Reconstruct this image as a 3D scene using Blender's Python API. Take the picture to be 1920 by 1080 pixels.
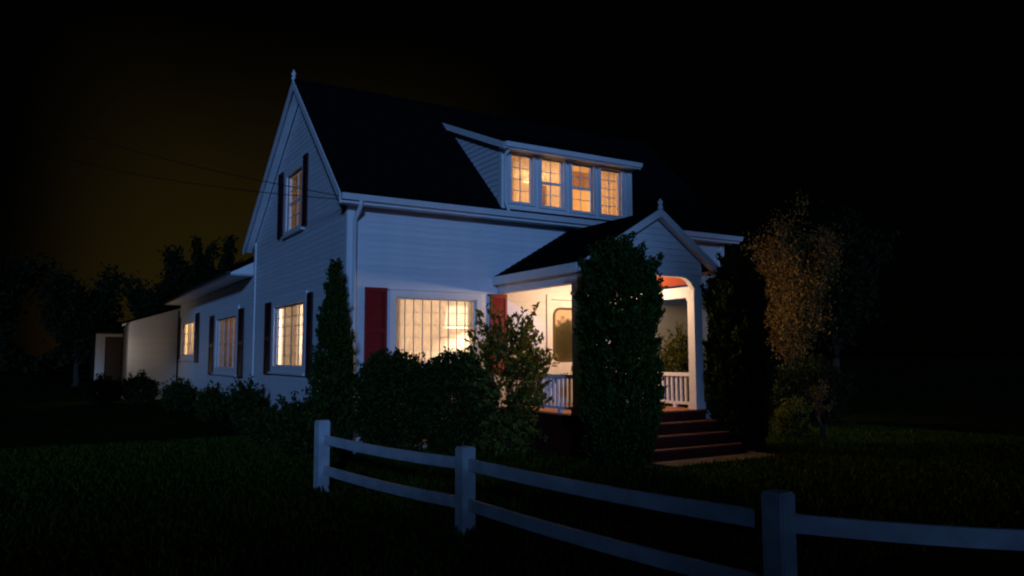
import bpy, bmesh, math, random
import numpy as np
from mathutils import Vector, Matrix

for _o in list(bpy.data.objects):
    bpy.data.objects.remove(_o)
SC = bpy.context.scene
COL = SC.collection
R = math.radians

# ------------------------------------------------------------------ camera
CAM = np.array([-4.6701, -13.6384, 1.7])
YAW, PIT, ROLL, FPX = .5437, .0893, -.0027, 1429.11
def cam_basis():
    fw = np.array([math.sin(YAW) * math.cos(PIT), math.cos(YAW) * math.cos(PIT), math.sin(PIT)])
    rt = np.array([math.cos(YAW), -math.sin(YAW), 0.])
    up = np.cross(rt, fw)
    return fw, rt * math.cos(ROLL) + up * math.sin(ROLL), -rt * math.sin(ROLL) + up * math.cos(ROLL)
_fw, _rt, _up = cam_basis()
cd = bpy.data.cameras.new('camera')
cd.sensor_width = 36.0
cd.lens = 36.0 * FPX / 1920.0
cd.clip_start = .1
cd.clip_end = 2000
cam = bpy.data.objects.new('camera', cd)
cam.matrix_world = Matrix(((_rt[0], _up[0], -_fw[0], CAM[0]), (_rt[1], _up[1], -_fw[1], CAM[1]),
                           (_rt[2], _up[2], -_fw[2], CAM[2]), (0, 0, 0, 1)))
COL.objects.link(cam)
SC.camera = cam

# ------------------------------------------------------------------ sky, night light, exposure
SUN_AZ = R(25.0)        # light comes from behind the camera, a little to its left
SUN_EL = R(11.0)
SUN_TO = Vector((-math.sin(SUN_AZ) * math.cos(SUN_EL), -math.cos(SUN_AZ) * math.cos(SUN_EL), math.sin(SUN_EL)))
W = bpy.data.worlds.new('World')
SC.world = W
W.use_nodes = True
nt = W.node_tree
nt.nodes.clear()
def wn(t, **k):
    n = nt.nodes.new(t)
    for a, b in k.items():
        setattr(n, a, b)
    return n
out = wn('ShaderNodeOutputWorld')
sky = wn('ShaderNodeTexSky', sky_type='NISHITA', sun_disc=False)
sky.sun_elevation = SUN_EL
sky.sun_rotation = math.atan2(SUN_TO.x, SUN_TO.y)
bg1 = wn('ShaderNodeBackground'); bg1.inputs['Strength'].default_value = .00006
nt.links.new(sky.outputs[0], bg1.inputs['Color'])
# town glow low over the horizon behind the house
tc = wn('ShaderNodeTexCoord')
GLOW_AZ = R(15.0)
flat = wn('ShaderNodeVectorMath', operation='MULTIPLY'); flat.inputs[1].default_value = (1, 1, 0)
nrm = wn('ShaderNodeVectorMath', operation='NORMALIZE')
dot = wn('ShaderNodeVectorMath', operation='DOT_PRODUCT'); dot.inputs[1].default_value = (math.sin(GLOW_AZ), math.cos(GLOW_AZ), 0)
nt.links.new(tc.outputs['Generated'], flat.inputs[0]); nt.links.new(flat.outputs[0], nrm.inputs[0]); nt.links.new(nrm.outputs[0], dot.inputs[0])
azf = wn('ShaderNodeMapRange', interpolation_type='SMOOTHERSTEP')
azf.inputs['From Min'].default_value = math.cos(R(19.5)); azf.inputs['From Max'].default_value = 1.0
nt.links.new(dot.outputs['Value'], azf.inputs['Value'])
sep = wn('ShaderNodeSeparateXYZ'); nt.links.new(tc.outputs['Generated'], sep.inputs[0])
elf = wn('ShaderNodeMapRange', interpolation_type='SMOOTHSTEP')
elf.inputs['From Min'].default_value = .43; elf.inputs['From Max'].default_value = .08
nt.links.new(sep.outputs['Z'], elf.inputs['Value'])
mul = wn('ShaderNodeMath', operation='MULTIPLY'); nt.links.new(azf.outputs[0], mul.inputs[0]); nt.links.new(elf.outputs[0], mul.inputs[1])
cl = wn('ShaderNodeTexNoise'); cl.inputs['Scale'].default_value = 3.0; cl.inputs['Detail'].default_value = 3
nt.links.new(tc.outputs['Generated'], cl.inputs['Vector'])
clm = wn('ShaderNodeMapRange'); clm.inputs['To Min'].default_value = .6; clm.inputs['To Max'].default_value = 1.35
nt.links.new(cl.outputs['Fac'], clm.inputs['Value'])
mul2 = wn('ShaderNodeMath', operation='MULTIPLY'); nt.links.new(mul.outputs[0], mul2.inputs[0]); nt.links.new(clm.outputs[0], mul2.inputs[1])
bg2 = wn('ShaderNodeBackground'); bg2.inputs['Color'].default_value = (.0128, .0085, .0013, 1)
nt.links.new(mul2.outputs[0], bg2.inputs['Strength'])
addw = wn('ShaderNodeAddShader'); nt.links.new(bg1.outputs[0], addw.inputs[0]); nt.links.new(bg2.outputs[0], addw.inputs[1])
nt.links.new(addw.outputs[0], out.inputs['Surface'])

sd = bpy.data.lights.new('night_light', 'SUN')
sd.energy = 1.0
sd.color = (.20, .435, 1.0)
sd.angle = R(4)
so = bpy.data.objects.new('night_light', sd)
so.rotation_euler = (-SUN_TO).to_track_quat('-Z', 'Y').to_euler()
so.location = (-12, -28, 12)
COL.objects.link(so)

SC.view_settings.view_transform = 'Standard'
SC.view_settings.look = 'None'
SC.view_settings.exposure = 0
SC.view_settings.gamma = 1
SC.view_settings.use_curve_mapping = False
SC.render.engine = 'CYCLES'
SC.cycles.use_denoising = True
SC.cycles.max_bounces = 6
SC.cycles.transparent_max_bounces = 16
SC.cycles.filter_width = 2.1
SC.cycles.sample_clamp_indirect = 3.0
GZ = -.08     # ground level

# ------------------------------------------------------------------ materials
MATS = {}
def mat(name, col, rough=.6, var=0., scale=6., bump=0., bscale=None, metal=0., rnd=0., spec=.3, stretch=(1, 1, 1)):
    m = bpy.data.materials.new(name); m.use_nodes = True
    t = m.node_tree; b = t.nodes['Principled BSDF']
    b.inputs['Roughness'].default_value = rough
    b.inputs['Metallic'].default_value = metal
    b.inputs['Specular IOR Level'].default_value = spec
    b.inputs['Base Color'].default_value = (*col, 1)
    tcn = t.nodes.new('ShaderNodeTexCoord'); mp = t.nodes.new('ShaderNodeMapping')
    mp.inputs['Scale'].default_value = stretch
    t.links.new(tcn.outputs['Object'], mp.inputs['Vector'])
    if var or rnd:
        n = t.nodes.new('ShaderNodeTexNoise'); n.inputs['Scale'].default_value = scale; n.inputs['Detail'].default_value = 5
        t.links.new(mp.outputs[0], n.inputs['Vector'])
        mr = t.nodes.new('ShaderNodeMapRange'); mr.inputs['From Min'].default_value = .3; mr.inputs['From Max'].default_value = .7
        mr.inputs['To Min'].default_value = 1 - var; mr.inputs['To Max'].default_value = 1 + var
        t.links.new(n.outputs['Fac'], mr.inputs['Value'])
        fac = mr.outputs[0]
        if rnd:
            oi = t.nodes.new('ShaderNodeObjectInfo')
            m2 = t.nodes.new('ShaderNodeMapRange'); m2.inputs['To Min'].default_value = 1 - rnd; m2.inputs['To Max'].default_value = 1 + rnd
            t.links.new(oi.outputs['Random'], m2.inputs['Value'])
            mm = t.nodes.new('ShaderNodeMath'); mm.operation = 'MULTIPLY'
            t.links.new(fac, mm.inputs[0]); t.links.new(m2.outputs[0], mm.inputs[1]); fac = mm.outputs[0]
        vm = t.nodes.new('ShaderNodeVectorMath'); vm.operation = 'SCALE'; vm.inputs[0].default_value = col
        t.links.new(fac, vm.inputs['Scale']); t.links.new(vm.outputs[0], b.inputs['Base Color'])
    if bump:
        n2 = t.nodes.new('ShaderNodeTexNoise'); n2.inputs['Scale'].default_value = bscale or scale * 4; n2.inputs['Detail'].default_value = 4
        t.links.new(mp.outputs[0], n2.inputs['Vector'])
        bp = t.nodes.new('ShaderNodeBump'); bp.inputs['Strength'].default_value = bump; bp.inputs['Distance'].default_value = .02
        t.links.new(n2.outputs['Fac'], bp.inputs['Height']); t.links.new(bp.outputs[0], b.inputs['Normal'])
    MATS[name] = m
    return m
def leafmat(name, col, var=.5, trans=.25):
    m = mat(name, col, rough=.7, spec=.08)
    t = m.node_tree; b = t.nodes['Principled BSDF']; o = t.nodes['Material Output']
    g = t.nodes.new('ShaderNodeNewGeometry'); mr = t.nodes.new('ShaderNodeMapRange')
    mr.inputs['To Min'].default_value = 1 - var; mr.inputs['To Max'].default_value = 1 + var
    t.links.new(g.outputs['Random Per Island'], mr.inputs['Value'])
    vm = t.nodes.new('ShaderNodeVectorMath'); vm.operation = 'SCALE'; vm.inputs[0].default_value = col
    t.links.new(mr.outputs[0], vm.inputs['Scale']); t.links.new(vm.outputs[0], b.inputs['Base Color'])
    tr = t.nodes.new('ShaderNodeBsdfTranslucent'); t.links.new(vm.outputs[0], tr.inputs['Color'])
    mx = t.nodes.new('ShaderNodeMixShader'); mx.inputs[0].default_value = trans
    t.links.new(b.outputs[0], mx.inputs[1]); t.links.new(tr.outputs[0], mx.inputs[2]); t.links.new(mx.outputs[0], o.inputs['Surface'])
    return m
def emat(name, col, s):
    m = bpy.data.materials.new(name); m.use_nodes = True
    b = m.node_tree.nodes['Principled BSDF']
    b.inputs['Base Color'].default_value = (*col, 1); b.inputs['Emission Color'].default_value = (*col, 1)
    b.inputs['Emission Strength'].default_value = s
    MATS[name] = m; return m
def glassmat():
    m = bpy.data.materials.new('glass'); m.use_nodes = True; t = m.node_tree
    t.nodes.remove(t.nodes['Principled BSDF']); o = t.nodes['Material Output']
    a = t.nodes.new('ShaderNodeBsdfTransparent'); a.inputs[0].default_value = (.95, .95, .94, 1)
    g = t.nodes.new('ShaderNodeBsdfGlossy'); g.inputs['Roughness'].default_value = .03
    n = t.nodes.new('ShaderNodeTexNoise'); n.inputs['Scale'].default_value = 5
    bp = t.nodes.new('ShaderNodeBump'); bp.inputs['Strength'].default_value = .05
    t.links.new(n.outputs['Fac'], bp.inputs['Height']); t.links.new(bp.outputs[0], g.inputs['Normal'])
    x = t.nodes.new('ShaderNodeMixShader'); x.inputs[0].default_value = .07
    t.links.new(a.outputs[0], x.inputs[1]); t.links.new(g.outputs[0], x.inputs[2]); t.links.new(x.outputs[0], o.inputs['Surface'])
    MATS['glass'] = m
def clothmat(name, col, tr=.5):
    m = bpy.data.materials.new(name); m.use_nodes = True; t = m.node_tree
    t.nodes.remove(t.nodes['Principled BSDF']); o = t.nodes['Material Output']
    a = t.nodes.new('ShaderNodeBsdfDiffuse'); g = t.nodes.new('ShaderNodeBsdfTranslucent')
    n = t.nodes.new('ShaderNodeTexNoise'); n.inputs['Scale'].default_value = 14
    mr = t.nodes.new('ShaderNodeMapRange'); mr.inputs['To Min'].default_value = .8; mr.inputs['To Max'].default_value = 1.1
    t.links.new(n.outputs['Fac'], mr.inputs['Value'])
    vm = t.nodes.new('ShaderNodeVectorMath'); vm.operation = 'SCALE'; vm.inputs[0].default_value = col
    t.links.new(mr.outputs[0], vm.inputs['Scale'])
    t.links.new(vm.outputs[0], a.inputs[0]); t.links.new(vm.outputs[0], g.inputs[0])
    x = t.nodes.new('ShaderNodeMixShader'); x.inputs[0].default_value = tr
    t.links.new(a.outputs[0], x.inputs[1]); t.links.new(g.outputs[0], x.inputs[2]); t.links.new(x.outputs[0], o.inputs['Surface'])
    MATS[name] = m
mat('siding', (.74, .75, .77), .55, .05, 3, .08, 30, rnd=.035, stretch=(1, 1, 4))
mat('trim', (.78, .78, .79), .5, .05, 4, .05, 30)
mat('fence_paint', (.52, .56, .6), .6, .18, 5, .15, 40)
mat('shingle', (.007, .007, .0075), .95, .35, 8, .5, 40, spec=.0)
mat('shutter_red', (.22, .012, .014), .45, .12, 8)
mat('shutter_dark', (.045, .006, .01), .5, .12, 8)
mat('deck', (.34, .13, .05), .55, .25, 5, .1, 30, rnd=.12, stretch=(8, 1, 8))
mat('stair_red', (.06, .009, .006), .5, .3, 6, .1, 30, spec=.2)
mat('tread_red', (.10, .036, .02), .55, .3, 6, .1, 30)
mat('ceiling_red', (.34, .07, .03), .5, .12, 5, rnd=.1, stretch=(8, 1, 1))
mat('plaster', (.76, .66, .56), .8, .05, 2)
mat('plaster_orange', (.74, .54, .30), .8, .08, 2)
mat('plaster_dim', (.55, .45, .3), .8, .08, 2)
mat('wood_dark', (.06, .03, .015), .5, .2, 6)
mat('foundation', (.25, .24, .23), .85, .2, 6, .3)
mat('concrete', (.085, .062, .04), .9, .2, 3, .3, 25)
mat('bark', (.04, .028, .02), .9, .35, 10, .6, 25, stretch=(1, 1, .3))
mat('metal_dark', (.03, .03, .03), .4)
mat('brass', (.35, .22, .06), .35, metal=1)
mat('wire', (.012, .012, .012), .6)
mat('pot_red', (.35, .07, .03), .6, .1, 6)
mat('fabric_rose', (.4, .2, .14), .85, .15, 8)
glassmat()
mat('muntin_grey', (.34, .34, .35), .5)
clothmat('sheer', (.82, .76, .66), .5)
clothmat('blind', (.82, .62, .36), .5)
def lacemat():
    m = bpy.data.materials.new('lace'); m.use_nodes = True; t = m.node_tree
    t.nodes.remove(t.nodes['Principled BSDF']); o = t.nodes['Material Output']
    a = t.nodes.new('ShaderNodeBsdfDiffuse'); g = t.nodes.new('ShaderNodeBsdfTranslucent'); tp = t.nodes.new('ShaderNodeBsdfTransparent')
    for q in (a, g): q.inputs[0].default_value = (.86, .78, .68, 1)
    x = t.nodes.new('ShaderNodeMixShader'); x.inputs[0].default_value = .7
    t.links.new(a.outputs[0], x.inputs[1]); t.links.new(g.outputs[0], x.inputs[2])
    n = t.nodes.new('ShaderNodeTexNoise'); n.inputs['Scale'].default_value = 7; n.inputs['Detail'].default_value = 4
    mr = t.nodes.new('ShaderNodeMapRange'); mr.inputs['From Min'].default_value = .3; mr.inputs['From Max'].default_value = .7; mr.inputs['To Min'].default_value = .38; mr.inputs['To Max'].default_value = .62
    t.links.new(n.outputs['Fac'], mr.inputs['Value'])
    y = t.nodes.new('ShaderNodeMixShader'); t.links.new(mr.outputs[0], y.inputs[0])
    t.links.new(tp.outputs[0], y.inputs[1]); t.links.new(x.outputs[0], y.inputs[2]); t.links.new(y.outputs[0], o.inputs['Surface'])
    MATS['lace'] = m
lacemat()
leafmat('leaf_arbor', (.028, .06, .010), .6, .25)
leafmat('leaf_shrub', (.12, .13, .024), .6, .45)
leafmat('leaf_hedge', (.03, .045, .009), .5, .2)
leafmat('leaf_autumn', (.12, .075, .022), .5, .25)
leafmat('leaf_dark', (.015, .02, .006), .4, .15)
leafmat('grass', (.05, .09, .009), .6, .35)
emat('bulb', (1.0, .78, .5), 14)
emat('shade', (1.0, .74, .40), 1.25)
emat('lampshade', (1.0, .80, .52), 3.4)

# ------------------------------------------------------------------ object helpers
ORG = {}
def tag(o, label=None, cat=None, group=None, kind=None):
    for k, v in (('label', label), ('category', cat), ('group', group), ('kind', kind)):
        if v:
            o[k] = v
    return o
def place(o, org, parent):
    COL.objects.link(o)
    ORG[o.name] = Vector(org)
    if parent is not None:
        o.parent = parent
        o.location = Vector(org) - ORG[parent.name]
    else:
        o.location = org
    return o
def empty(name, loc, label, cat, group=None):
    o = bpy.data.objects.new(name, None); o.empty_display_size = .2
    place(o, loc, None); return tag(o, label, cat, group)
def mk(name, verts, faces, material, parent=None, smooth=False, org=None):
    v = np.array(verts, float).reshape(-1, 3)
    if org is None:
        lo, hi = v.min(0), v.max(0); org = np.array([(lo[0] + hi[0]) / 2, (lo[1] + hi[1]) / 2, lo[2]])
    me = bpy.data.meshes.new(name)
    me.from_pydata((v - np.array(org)).tolist(), [], [tuple(f) for f in faces])
    me.materials.append(MATS[material])
    bm = bmesh.new(); bm.from_mesh(me); bmesh.ops.recalc_face_normals(bm, faces=bm.faces); bm.to_mesh(me); bm.free()
    if smooth:
        me.polygons.foreach_set('use_smooth', [True] * len(me.polygons))
    o = bpy.data.objects.new(name, me)
    return place(o, tuple(org), parent)
HEX = [(0, 3, 2, 1), (4, 5, 6, 7), (0, 1, 5, 4), (1, 2, 6, 5), (2, 3, 7, 6), (3, 0, 4, 7)]
class MB:
    def __init__(s): s.v = []; s.f = []
    def hexa(s, pts):
        n = len(s.v); s.v += [tuple(p) for p in pts]; s.f += [tuple(i + n for i in q) for q in HEX]; return s
    def box(s, x0, x1, y0, y1, z0, z1):
        return s.hexa([(x0, y0, z0), (x1, y0, z0), (x1, y1, z0), (x0, y1, z0), (x0, y0, z1), (x1, y0, z1), (x1, y1, z1), (x0, y1, z1)])
    def tube(s, pts, rads, n=8, cap=True):
        pts = [Vector(p) for p in pts]; base = len(s.v); prev = None
        for i, p in enumerate(pts):
            d = (pts[min(i + 1, len(pts) - 1)] - pts[max(i - 1, 0)]).normalized()
            a = d.orthogonal().normalized() if prev is None else (prev - d * prev.dot(d)).normalized()
            prev = a; b = d.cross(a)
            for k in range(n):
                t = 2 * math.pi * k / n
                s.v.append(tuple(p + (a * math.cos(t) + b * math.sin(t)) * rads[i]))
        for i in range(len(pts) - 1):
            for k in range(n):
                s.f.append((base + i * n + k, base + i * n + (k + 1) % n, base + (i + 1) * n + (k + 1) % n, base + (i + 1) * n + k))
        if cap:
            s.f.append(tuple(base + k for k in range(n))[::-1]); s.f.append(tuple(base + (len(pts) - 1) * n + k for k in range(n)))
        return s
    def lathe(s, c, prof, n=16):
        base = len(s.v)
        for r, z in prof:
            for k in range(n):
                t = 2 * math.pi * k / n
                s.v.append((c[0] + r * math.cos(t), c[1] + r * math.sin(t), c[2] + z))
        for i in range(len(prof) - 1):
            for k in range(n):
                s.f.append((base + i * n + k, base + i * n + (k + 1) % n, base + (i + 1) * n + (k + 1) % n, base + (i + 1) * n + k))
        s.f.append(tuple(base + k for k in range(n))[::-1]); s.f.append(tuple(base + (len(prof) - 1) * n + k for k in range(n)))
        return s
    def build(s, name, material, parent=None, smooth=False, org=None):
        return mk(name, s.v, s.f, material, parent, smooth, org)
BOXC = {}
def box(name, x0, x1, y0, y1, z0, z1, material, parent=None, bev=0.):
    """one box object; alike boxes share their mesh"""
    d = (round(x1 - x0, 4), round(y1 - y0, 4), round(z1 - z0, 4), material, bev)
    if d not in BOXC:
        bm = bmesh.new(); bmesh.ops.create_cube(bm, size=1)
        bmesh.ops.scale(bm, vec=d[:3], verts=bm.verts)
        if bev:
            bmesh.ops.bevel(bm, geom=list(bm.edges), offset=bev, segments=1, affect='EDGES')
        me = bpy.data.meshes.new(name); bm.to_mesh(me); bm.free(); me.materials.append(MATS[material]); BOXC[d] = me
    o = bpy.data.objects.new(name, BOXC[d])
    return place(o, ((x0 + x1) / 2, (y0 + y1) / 2, (z0 + z1) / 2), parent)
class Fr:
    """a vertical plane: u along it, n out of it, z up"""
    def __init__(s, O, U, N): s.O, s.U, s.N = Vector(O), Vector(U), Vector(N)
    def p(s, u, n, z): return tuple(s.O + s.U * u + s.N * n + Vector((0, 0, z)))
    def hexa(s, mb, u0, u1, n0, n1, z0, z1):
        return mb.hexa([s.p(u0, n0, z0), s.p(u1, n0, z0), s.p(u1, n1, z0), s.p(u0, n1, z0), s.p(u0, n0, z1), s.p(u1, n0, z1), s.p(u1, n1, z1), s.p(u0, n1, z1)])
    def box(s, name, u0, u1, n0, n1, z0, z1, material, parent=None, bev=0.):
        a, b = s.p(u0, n0, z0), s.p(u1, n1, z1)
        lo = [min(a[i], b[i]) for i in range(3)]; hi = [max(a[i], b[i]) for i in range(3)]
        return box(name, lo[0], hi[0], lo[1], hi[1], lo[2], hi[2], material, parent, bev)
def prof_at(prof, z):
    for (za, a0, a1), (zb, b0, b1) in zip(prof, prof[1:]):
        if za - 1e-6 <= z <= zb + 1e-6:
            t = (z - za) / max(zb - za, 1e-9); return a0 + (b0 - a0) * t, a1 + (b1 - a1) * t
    return prof[-1][1:]
def clad_wall(fr, prof, openings, parent, label, exposure=.12, thick=.1, lap=True, material='siding'):
    """a wall of profile (z,u0,u1)... with openings (u0,u1,z0,z1): a backing of its own and lapped boards on it"""
    mb = MB()
    zs = sorted(set([q[0] for q in prof] + [q[2] for q in openings] + [q[3] for q in openings]))
    zs = [z for z in zs if prof[0][0] <= z <= prof[-1][0]]
    for za, zb in zip(zs, zs[1:]):
        if zb - za < 1e-4: continue
        zm = (za + zb) / 2; A0, A1 = prof_at(prof, za + 1e-5); B0, B1 = prof_at(prof, zb - 1e-5)
        cuts = sorted([(q[0], q[1]) for q in openings if q[2] < zm < q[3]])
        l, lb_ = A0, B0
        for c in cuts + [None]:
            r, rb = (A1, B1) if c is None else (c[0], c[0])
            if r - l > 1e-3 or rb - lb_ > 1e-3:
                mb.hexa([fr.p(l, 0, za), fr.p(r, 0, za), fr.p(r, -thick, za), fr.p(l, -thick, za), fr.p(lb_, 0, zb), fr.p(rb, 0, zb), fr.p(rb, -thick, zb), fr.p(lb_, -thick, zb)])
            if c: l = lb_ = c[1]
    wall = mb.build('wall', material, parent); tag(wall, label)
    if lap:
        z = prof[0][0] + .02
        while z < prof[-1][0] - .03:
            zb = min(z + exposure, prof[-1][0] - .005)
            A0, A1 = prof_at(prof, z); B0, B1 = prof_at(prof, zb); zm = (z + zb) / 2
            cuts = sorted([(q[0] - .03, q[1] + .03) for q in openings if q[2] - .04 < zm < q[3] + .04])
            l, l2 = A0, B0
            for c in cuts + [None]:
                r, r2 = (A1, B1) if c is None else (c[0], c[0])
                if (r - l) > .04 and (r2 - l2) > -.02:
                    r2_ = max(r2, l2 + .002)
                    m = MB(); m.hexa([fr.p(l, .012, z), fr.p(r, .012, z), fr.p(r, .002, z), fr.p(l, .002, z), fr.p(l2, .005, zb), fr.p(r2_, .005, zb), fr.p(r2_, .002, zb), fr.p(l2, .002, zb)])
                    m.build('siding_board', material, wall)
                if c: l = l2 = c[1]
            z += exposure
    return wall
def make_window(fr, u0, u1, z0, z1, parent, cols, rows, casing=.1, rail=None, depth=.06, label=None, sill=True, head=.0, mw=.018, bar='trim'):
    """casing and sash in one mesh; panes and glazing bars are sub-parts"""
    m = MB(); c = casing; s = .035
    for a, b, d, e in ((u0 - c, u0, z0 - c * .6, z1 + c), (u1, u1 + c, z0 - c * .6, z1 + c), (u0, u1, z1, z1 + c), (u0, u1, z0 - c * .6, z0)):
        fr.hexa(m, a, b, -.02, .045, d, e)
    if head:
        fr.hexa(m, u0 - c - .04, u1 + c + .04, -.02, .075, z1 + c + .002, z1 + c + head)
    if sill:
        fr.hexa(m, u0 - c - .03, u1 + c + .03, -.02, .095, z0 - c * .6 - .05, z0 - c * .6 - .002)
    for a, b, d, e in ((u0 + .001, u0 + s, z0, z1), (u1 - s, u1 - .001, z0, z1), (u0 + s, u1 - s, z1 - s, z1 - .001), (u0 + s, u1 - s, z0 + .001, z0 + s)):
        fr.hexa(m, a, b, -.09, -.03, d, e)
    w = m.build('window', 'trim', parent); tag(w, label)
    a0, a1, b0, b1 = u0 + s, u1 - s, z0 + s, z1 - s
    g = .5 * mw
    bars = MB()
    for i in range(1, cols):
        u = a0 + (a1 - a0) * i / cols; fr.hexa(bars, u - g, u + g, -.075, -.045, b0, b1)
    for j in range(1, rows):
        z = b0 + (b1 - b0) * j / rows
        t = g if not (rail and j == rail) else .028
        for i in range(cols):
            ua = a0 + (a1 - a0) * i / cols + (g if i else 0); ub = a0 + (a1 - a0) * (i + 1) / cols - (g if i < cols - 1 else 0)
            fr.hexa(bars, ua, ub, -.074, -.046 + (.02 if t > g else 0), z - t, z + t)
    if bars.v: bars.build('glazing_bars', bar, w)
    for i in range(cols):
        for j in range(rows):
            ua, ub = a0 + (a1 - a0) * i / cols + g, a0 + (a1 - a0) * (i + 1) / cols - g
            za, zb = b0 + (b1 - b0) * j / rows + g, b0 + (b1 - b0) * (j + 1) / rows - g
            fr.box('pane', ua, ub, -.064, -.058, za, zb, 'glass', w)
    return w
def shutter(fr, u0, u1, z0, z1, parent, material, label):
    m = MB(); t = .05
    for a, b, d, e in ((u0, u0 + t, z0, z1), (u1 - t, u1, z0, z1), (u0 + t, u1 - t, z0, z0 + .08), (u0 + t, u1 - t, z1 - .08, z1), (u0 + t, u1 - t, (z0 + z1) / 2 - .04, (z0 + z1) / 2 + .04)):
        fr.hexa(m, a, b, .028, .062, d, e)
    o = m.build('shutter', material, parent); tag(o, label)
    n = int((z1 - z0 - .24) / .055); zm = (z0 + z1) / 2
    sl = MB()
    for i in range(n):
        z = z0 + .08 + (z1 - z0 - .16) * (i + .5) / n
        if abs(z - zm) < .045: continue
        sl.hexa([fr.p(u0 + t, .052, z - .03), fr.p(u1 - t, .052, z - .03), fr.p(u1 - t, .042, z - .03), fr.p(u0 + t, .042, z - .03),
                 fr.p(u0 + t, .038, z + .028), fr.p(u1 - t, .038, z + .028), fr.p(u1 - t, .03, z + .028), fr.p(u0 + t, .03, z + .028)])
    s = sl.build('louvres', material, o); s['kind'] = 'stuff'
    return o
def room(x0, x1, y0, y1, z0, z1, material, parent, skip=()):
    """a room: floor, ceiling and the walls that have no window in them, 4 cm thick"""
    m = MB(); t = .04
    m.box(x0, x1, y0, y1, z0 - t, z0); m.box(x0, x1, y0, y1, z1, z1 + t)
    if 'S' not in skip: m.box(x0, x1, y0 - t, y0 - .002, z0, z1)
    if 'N' not in skip: m.box(x0, x1, y1 + .002, y1 + t, z0, z1)
    if 'W' not in skip: m.box(x0 - t, x0 - .002, y0, y1, z0, z1)
    if 'E' not in skip: m.box(x1 + .002, x1 + t, y0, y1, z0, z1)
    return m.build('room', material, parent)
def lamp(name, loc, energy, col, rad, parent=None):
    l = bpy.data.lights.new(name, 'POINT'); l.energy = energy; l.color = col; l.shadow_soft_size = rad
    o = bpy.data.objects.new(name, l); place(o, loc, parent); return o
def curtain(fr, u0, u1, n, z0, z1, material, label, amp=.03, waves=8, cat='curtain'):
    k = waves * 8; v = []; f = []; rr = random.Random(u0 * 7 + z1)
    ph = [rr.uniform(-.6, .6) for _ in range(waves + 2)]
    for j, z in enumerate(np.linspace(z0, z1, 5)):
        for i in range(k + 1):
            t = i / k; a = amp * (1.1 - .5 * j / 4) * math.sin(2 * math.pi * waves * t + ph[int(t * waves)])
            v.append(fr.p(u0 + (u1 - u0) * t, n + a, z))
    for j in range(4):
        for i in range(k):
            a = j * (k + 1) + i; f.append((a, a + 1, a + k + 2, a + k + 1))
    o = mk('curtain', v, f, material, None, True)
    md = o.modifiers.new('thickness', 'SOLIDIFY'); md.thickness = .004
    return tag(o, label, cat)

# ------------------------------------------------------------------ foliage
def leaf_mesh(name, C, D, size, aspect, material, parent, seed, bend=.25, org=None, kind=None):
    """one leaf-sized folded blade per centre"""
    g = np.random.default_rng(seed); n = len(C)
    D = D / np.linalg.norm(D, axis=1, keepdims=True)
    r = g.normal(size=(n, 3)); Wd = np.cross(D, r); Wd /= np.linalg.norm(Wd, axis=1, keepdims=True); N = np.cross(D, Wd)
    L = size * g.uniform(.6, 1.3, (n, 1)); w = L * aspect
    a = C - D * L * .5; b = C + Wd * w * .5 + N * L * bend * .3; c = C + D * L * .5 - N * L * bend; d = C - Wd * w * .5 + N * L * bend * .3
    V = np.stack([a, b, c, d], 1).reshape(-1, 3)
    if org is None: org = (V[:, 0].mean(), V[:, 1].mean(), V[:, 2].min())
    V = V - np.array(org)
    me = bpy.data.meshes.new(name)
    me.vertices.add(4 * n); me.vertices.foreach_set('co', V.astype(np.float32).ravel())
    idx = np.arange(4 * n).reshape(n, 4)
    tri = np.concatenate([idx[:, [0, 1, 2]], idx[:, [0, 2, 3]]], 1).reshape(-1, 3)
    me.loops.add(tri.size); me.loops.foreach_set('vertex_index', tri.ravel().astype(np.int32))
    me.polygons.add(len(tri)); me.polygons.foreach_set('loop_start', (np.arange(len(tri)) * 3).astype(np.int32))
    me.update(calc_edges=True); me.validate()
    me.materials.append(MATS[material])
    o = bpy.data.objects.new(name, me); place(o, tuple(org), parent)
    if kind: o['kind'] = kind
    return o
def lumps(g, n):
    k = g.integers(1, 7, n); m = g.uniform(1, 5, n); p = g.uniform(0, 6.28, (n, 2)); a = g.uniform(.3, 1, n) / n
    return lambda th, t: sum(a[i] * np.sin(k[i] * th + p[i, 0]) * np.sin(m[i] * 3.1 * t + p[i, 1]) for i in range(n)) * 2.2
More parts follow.
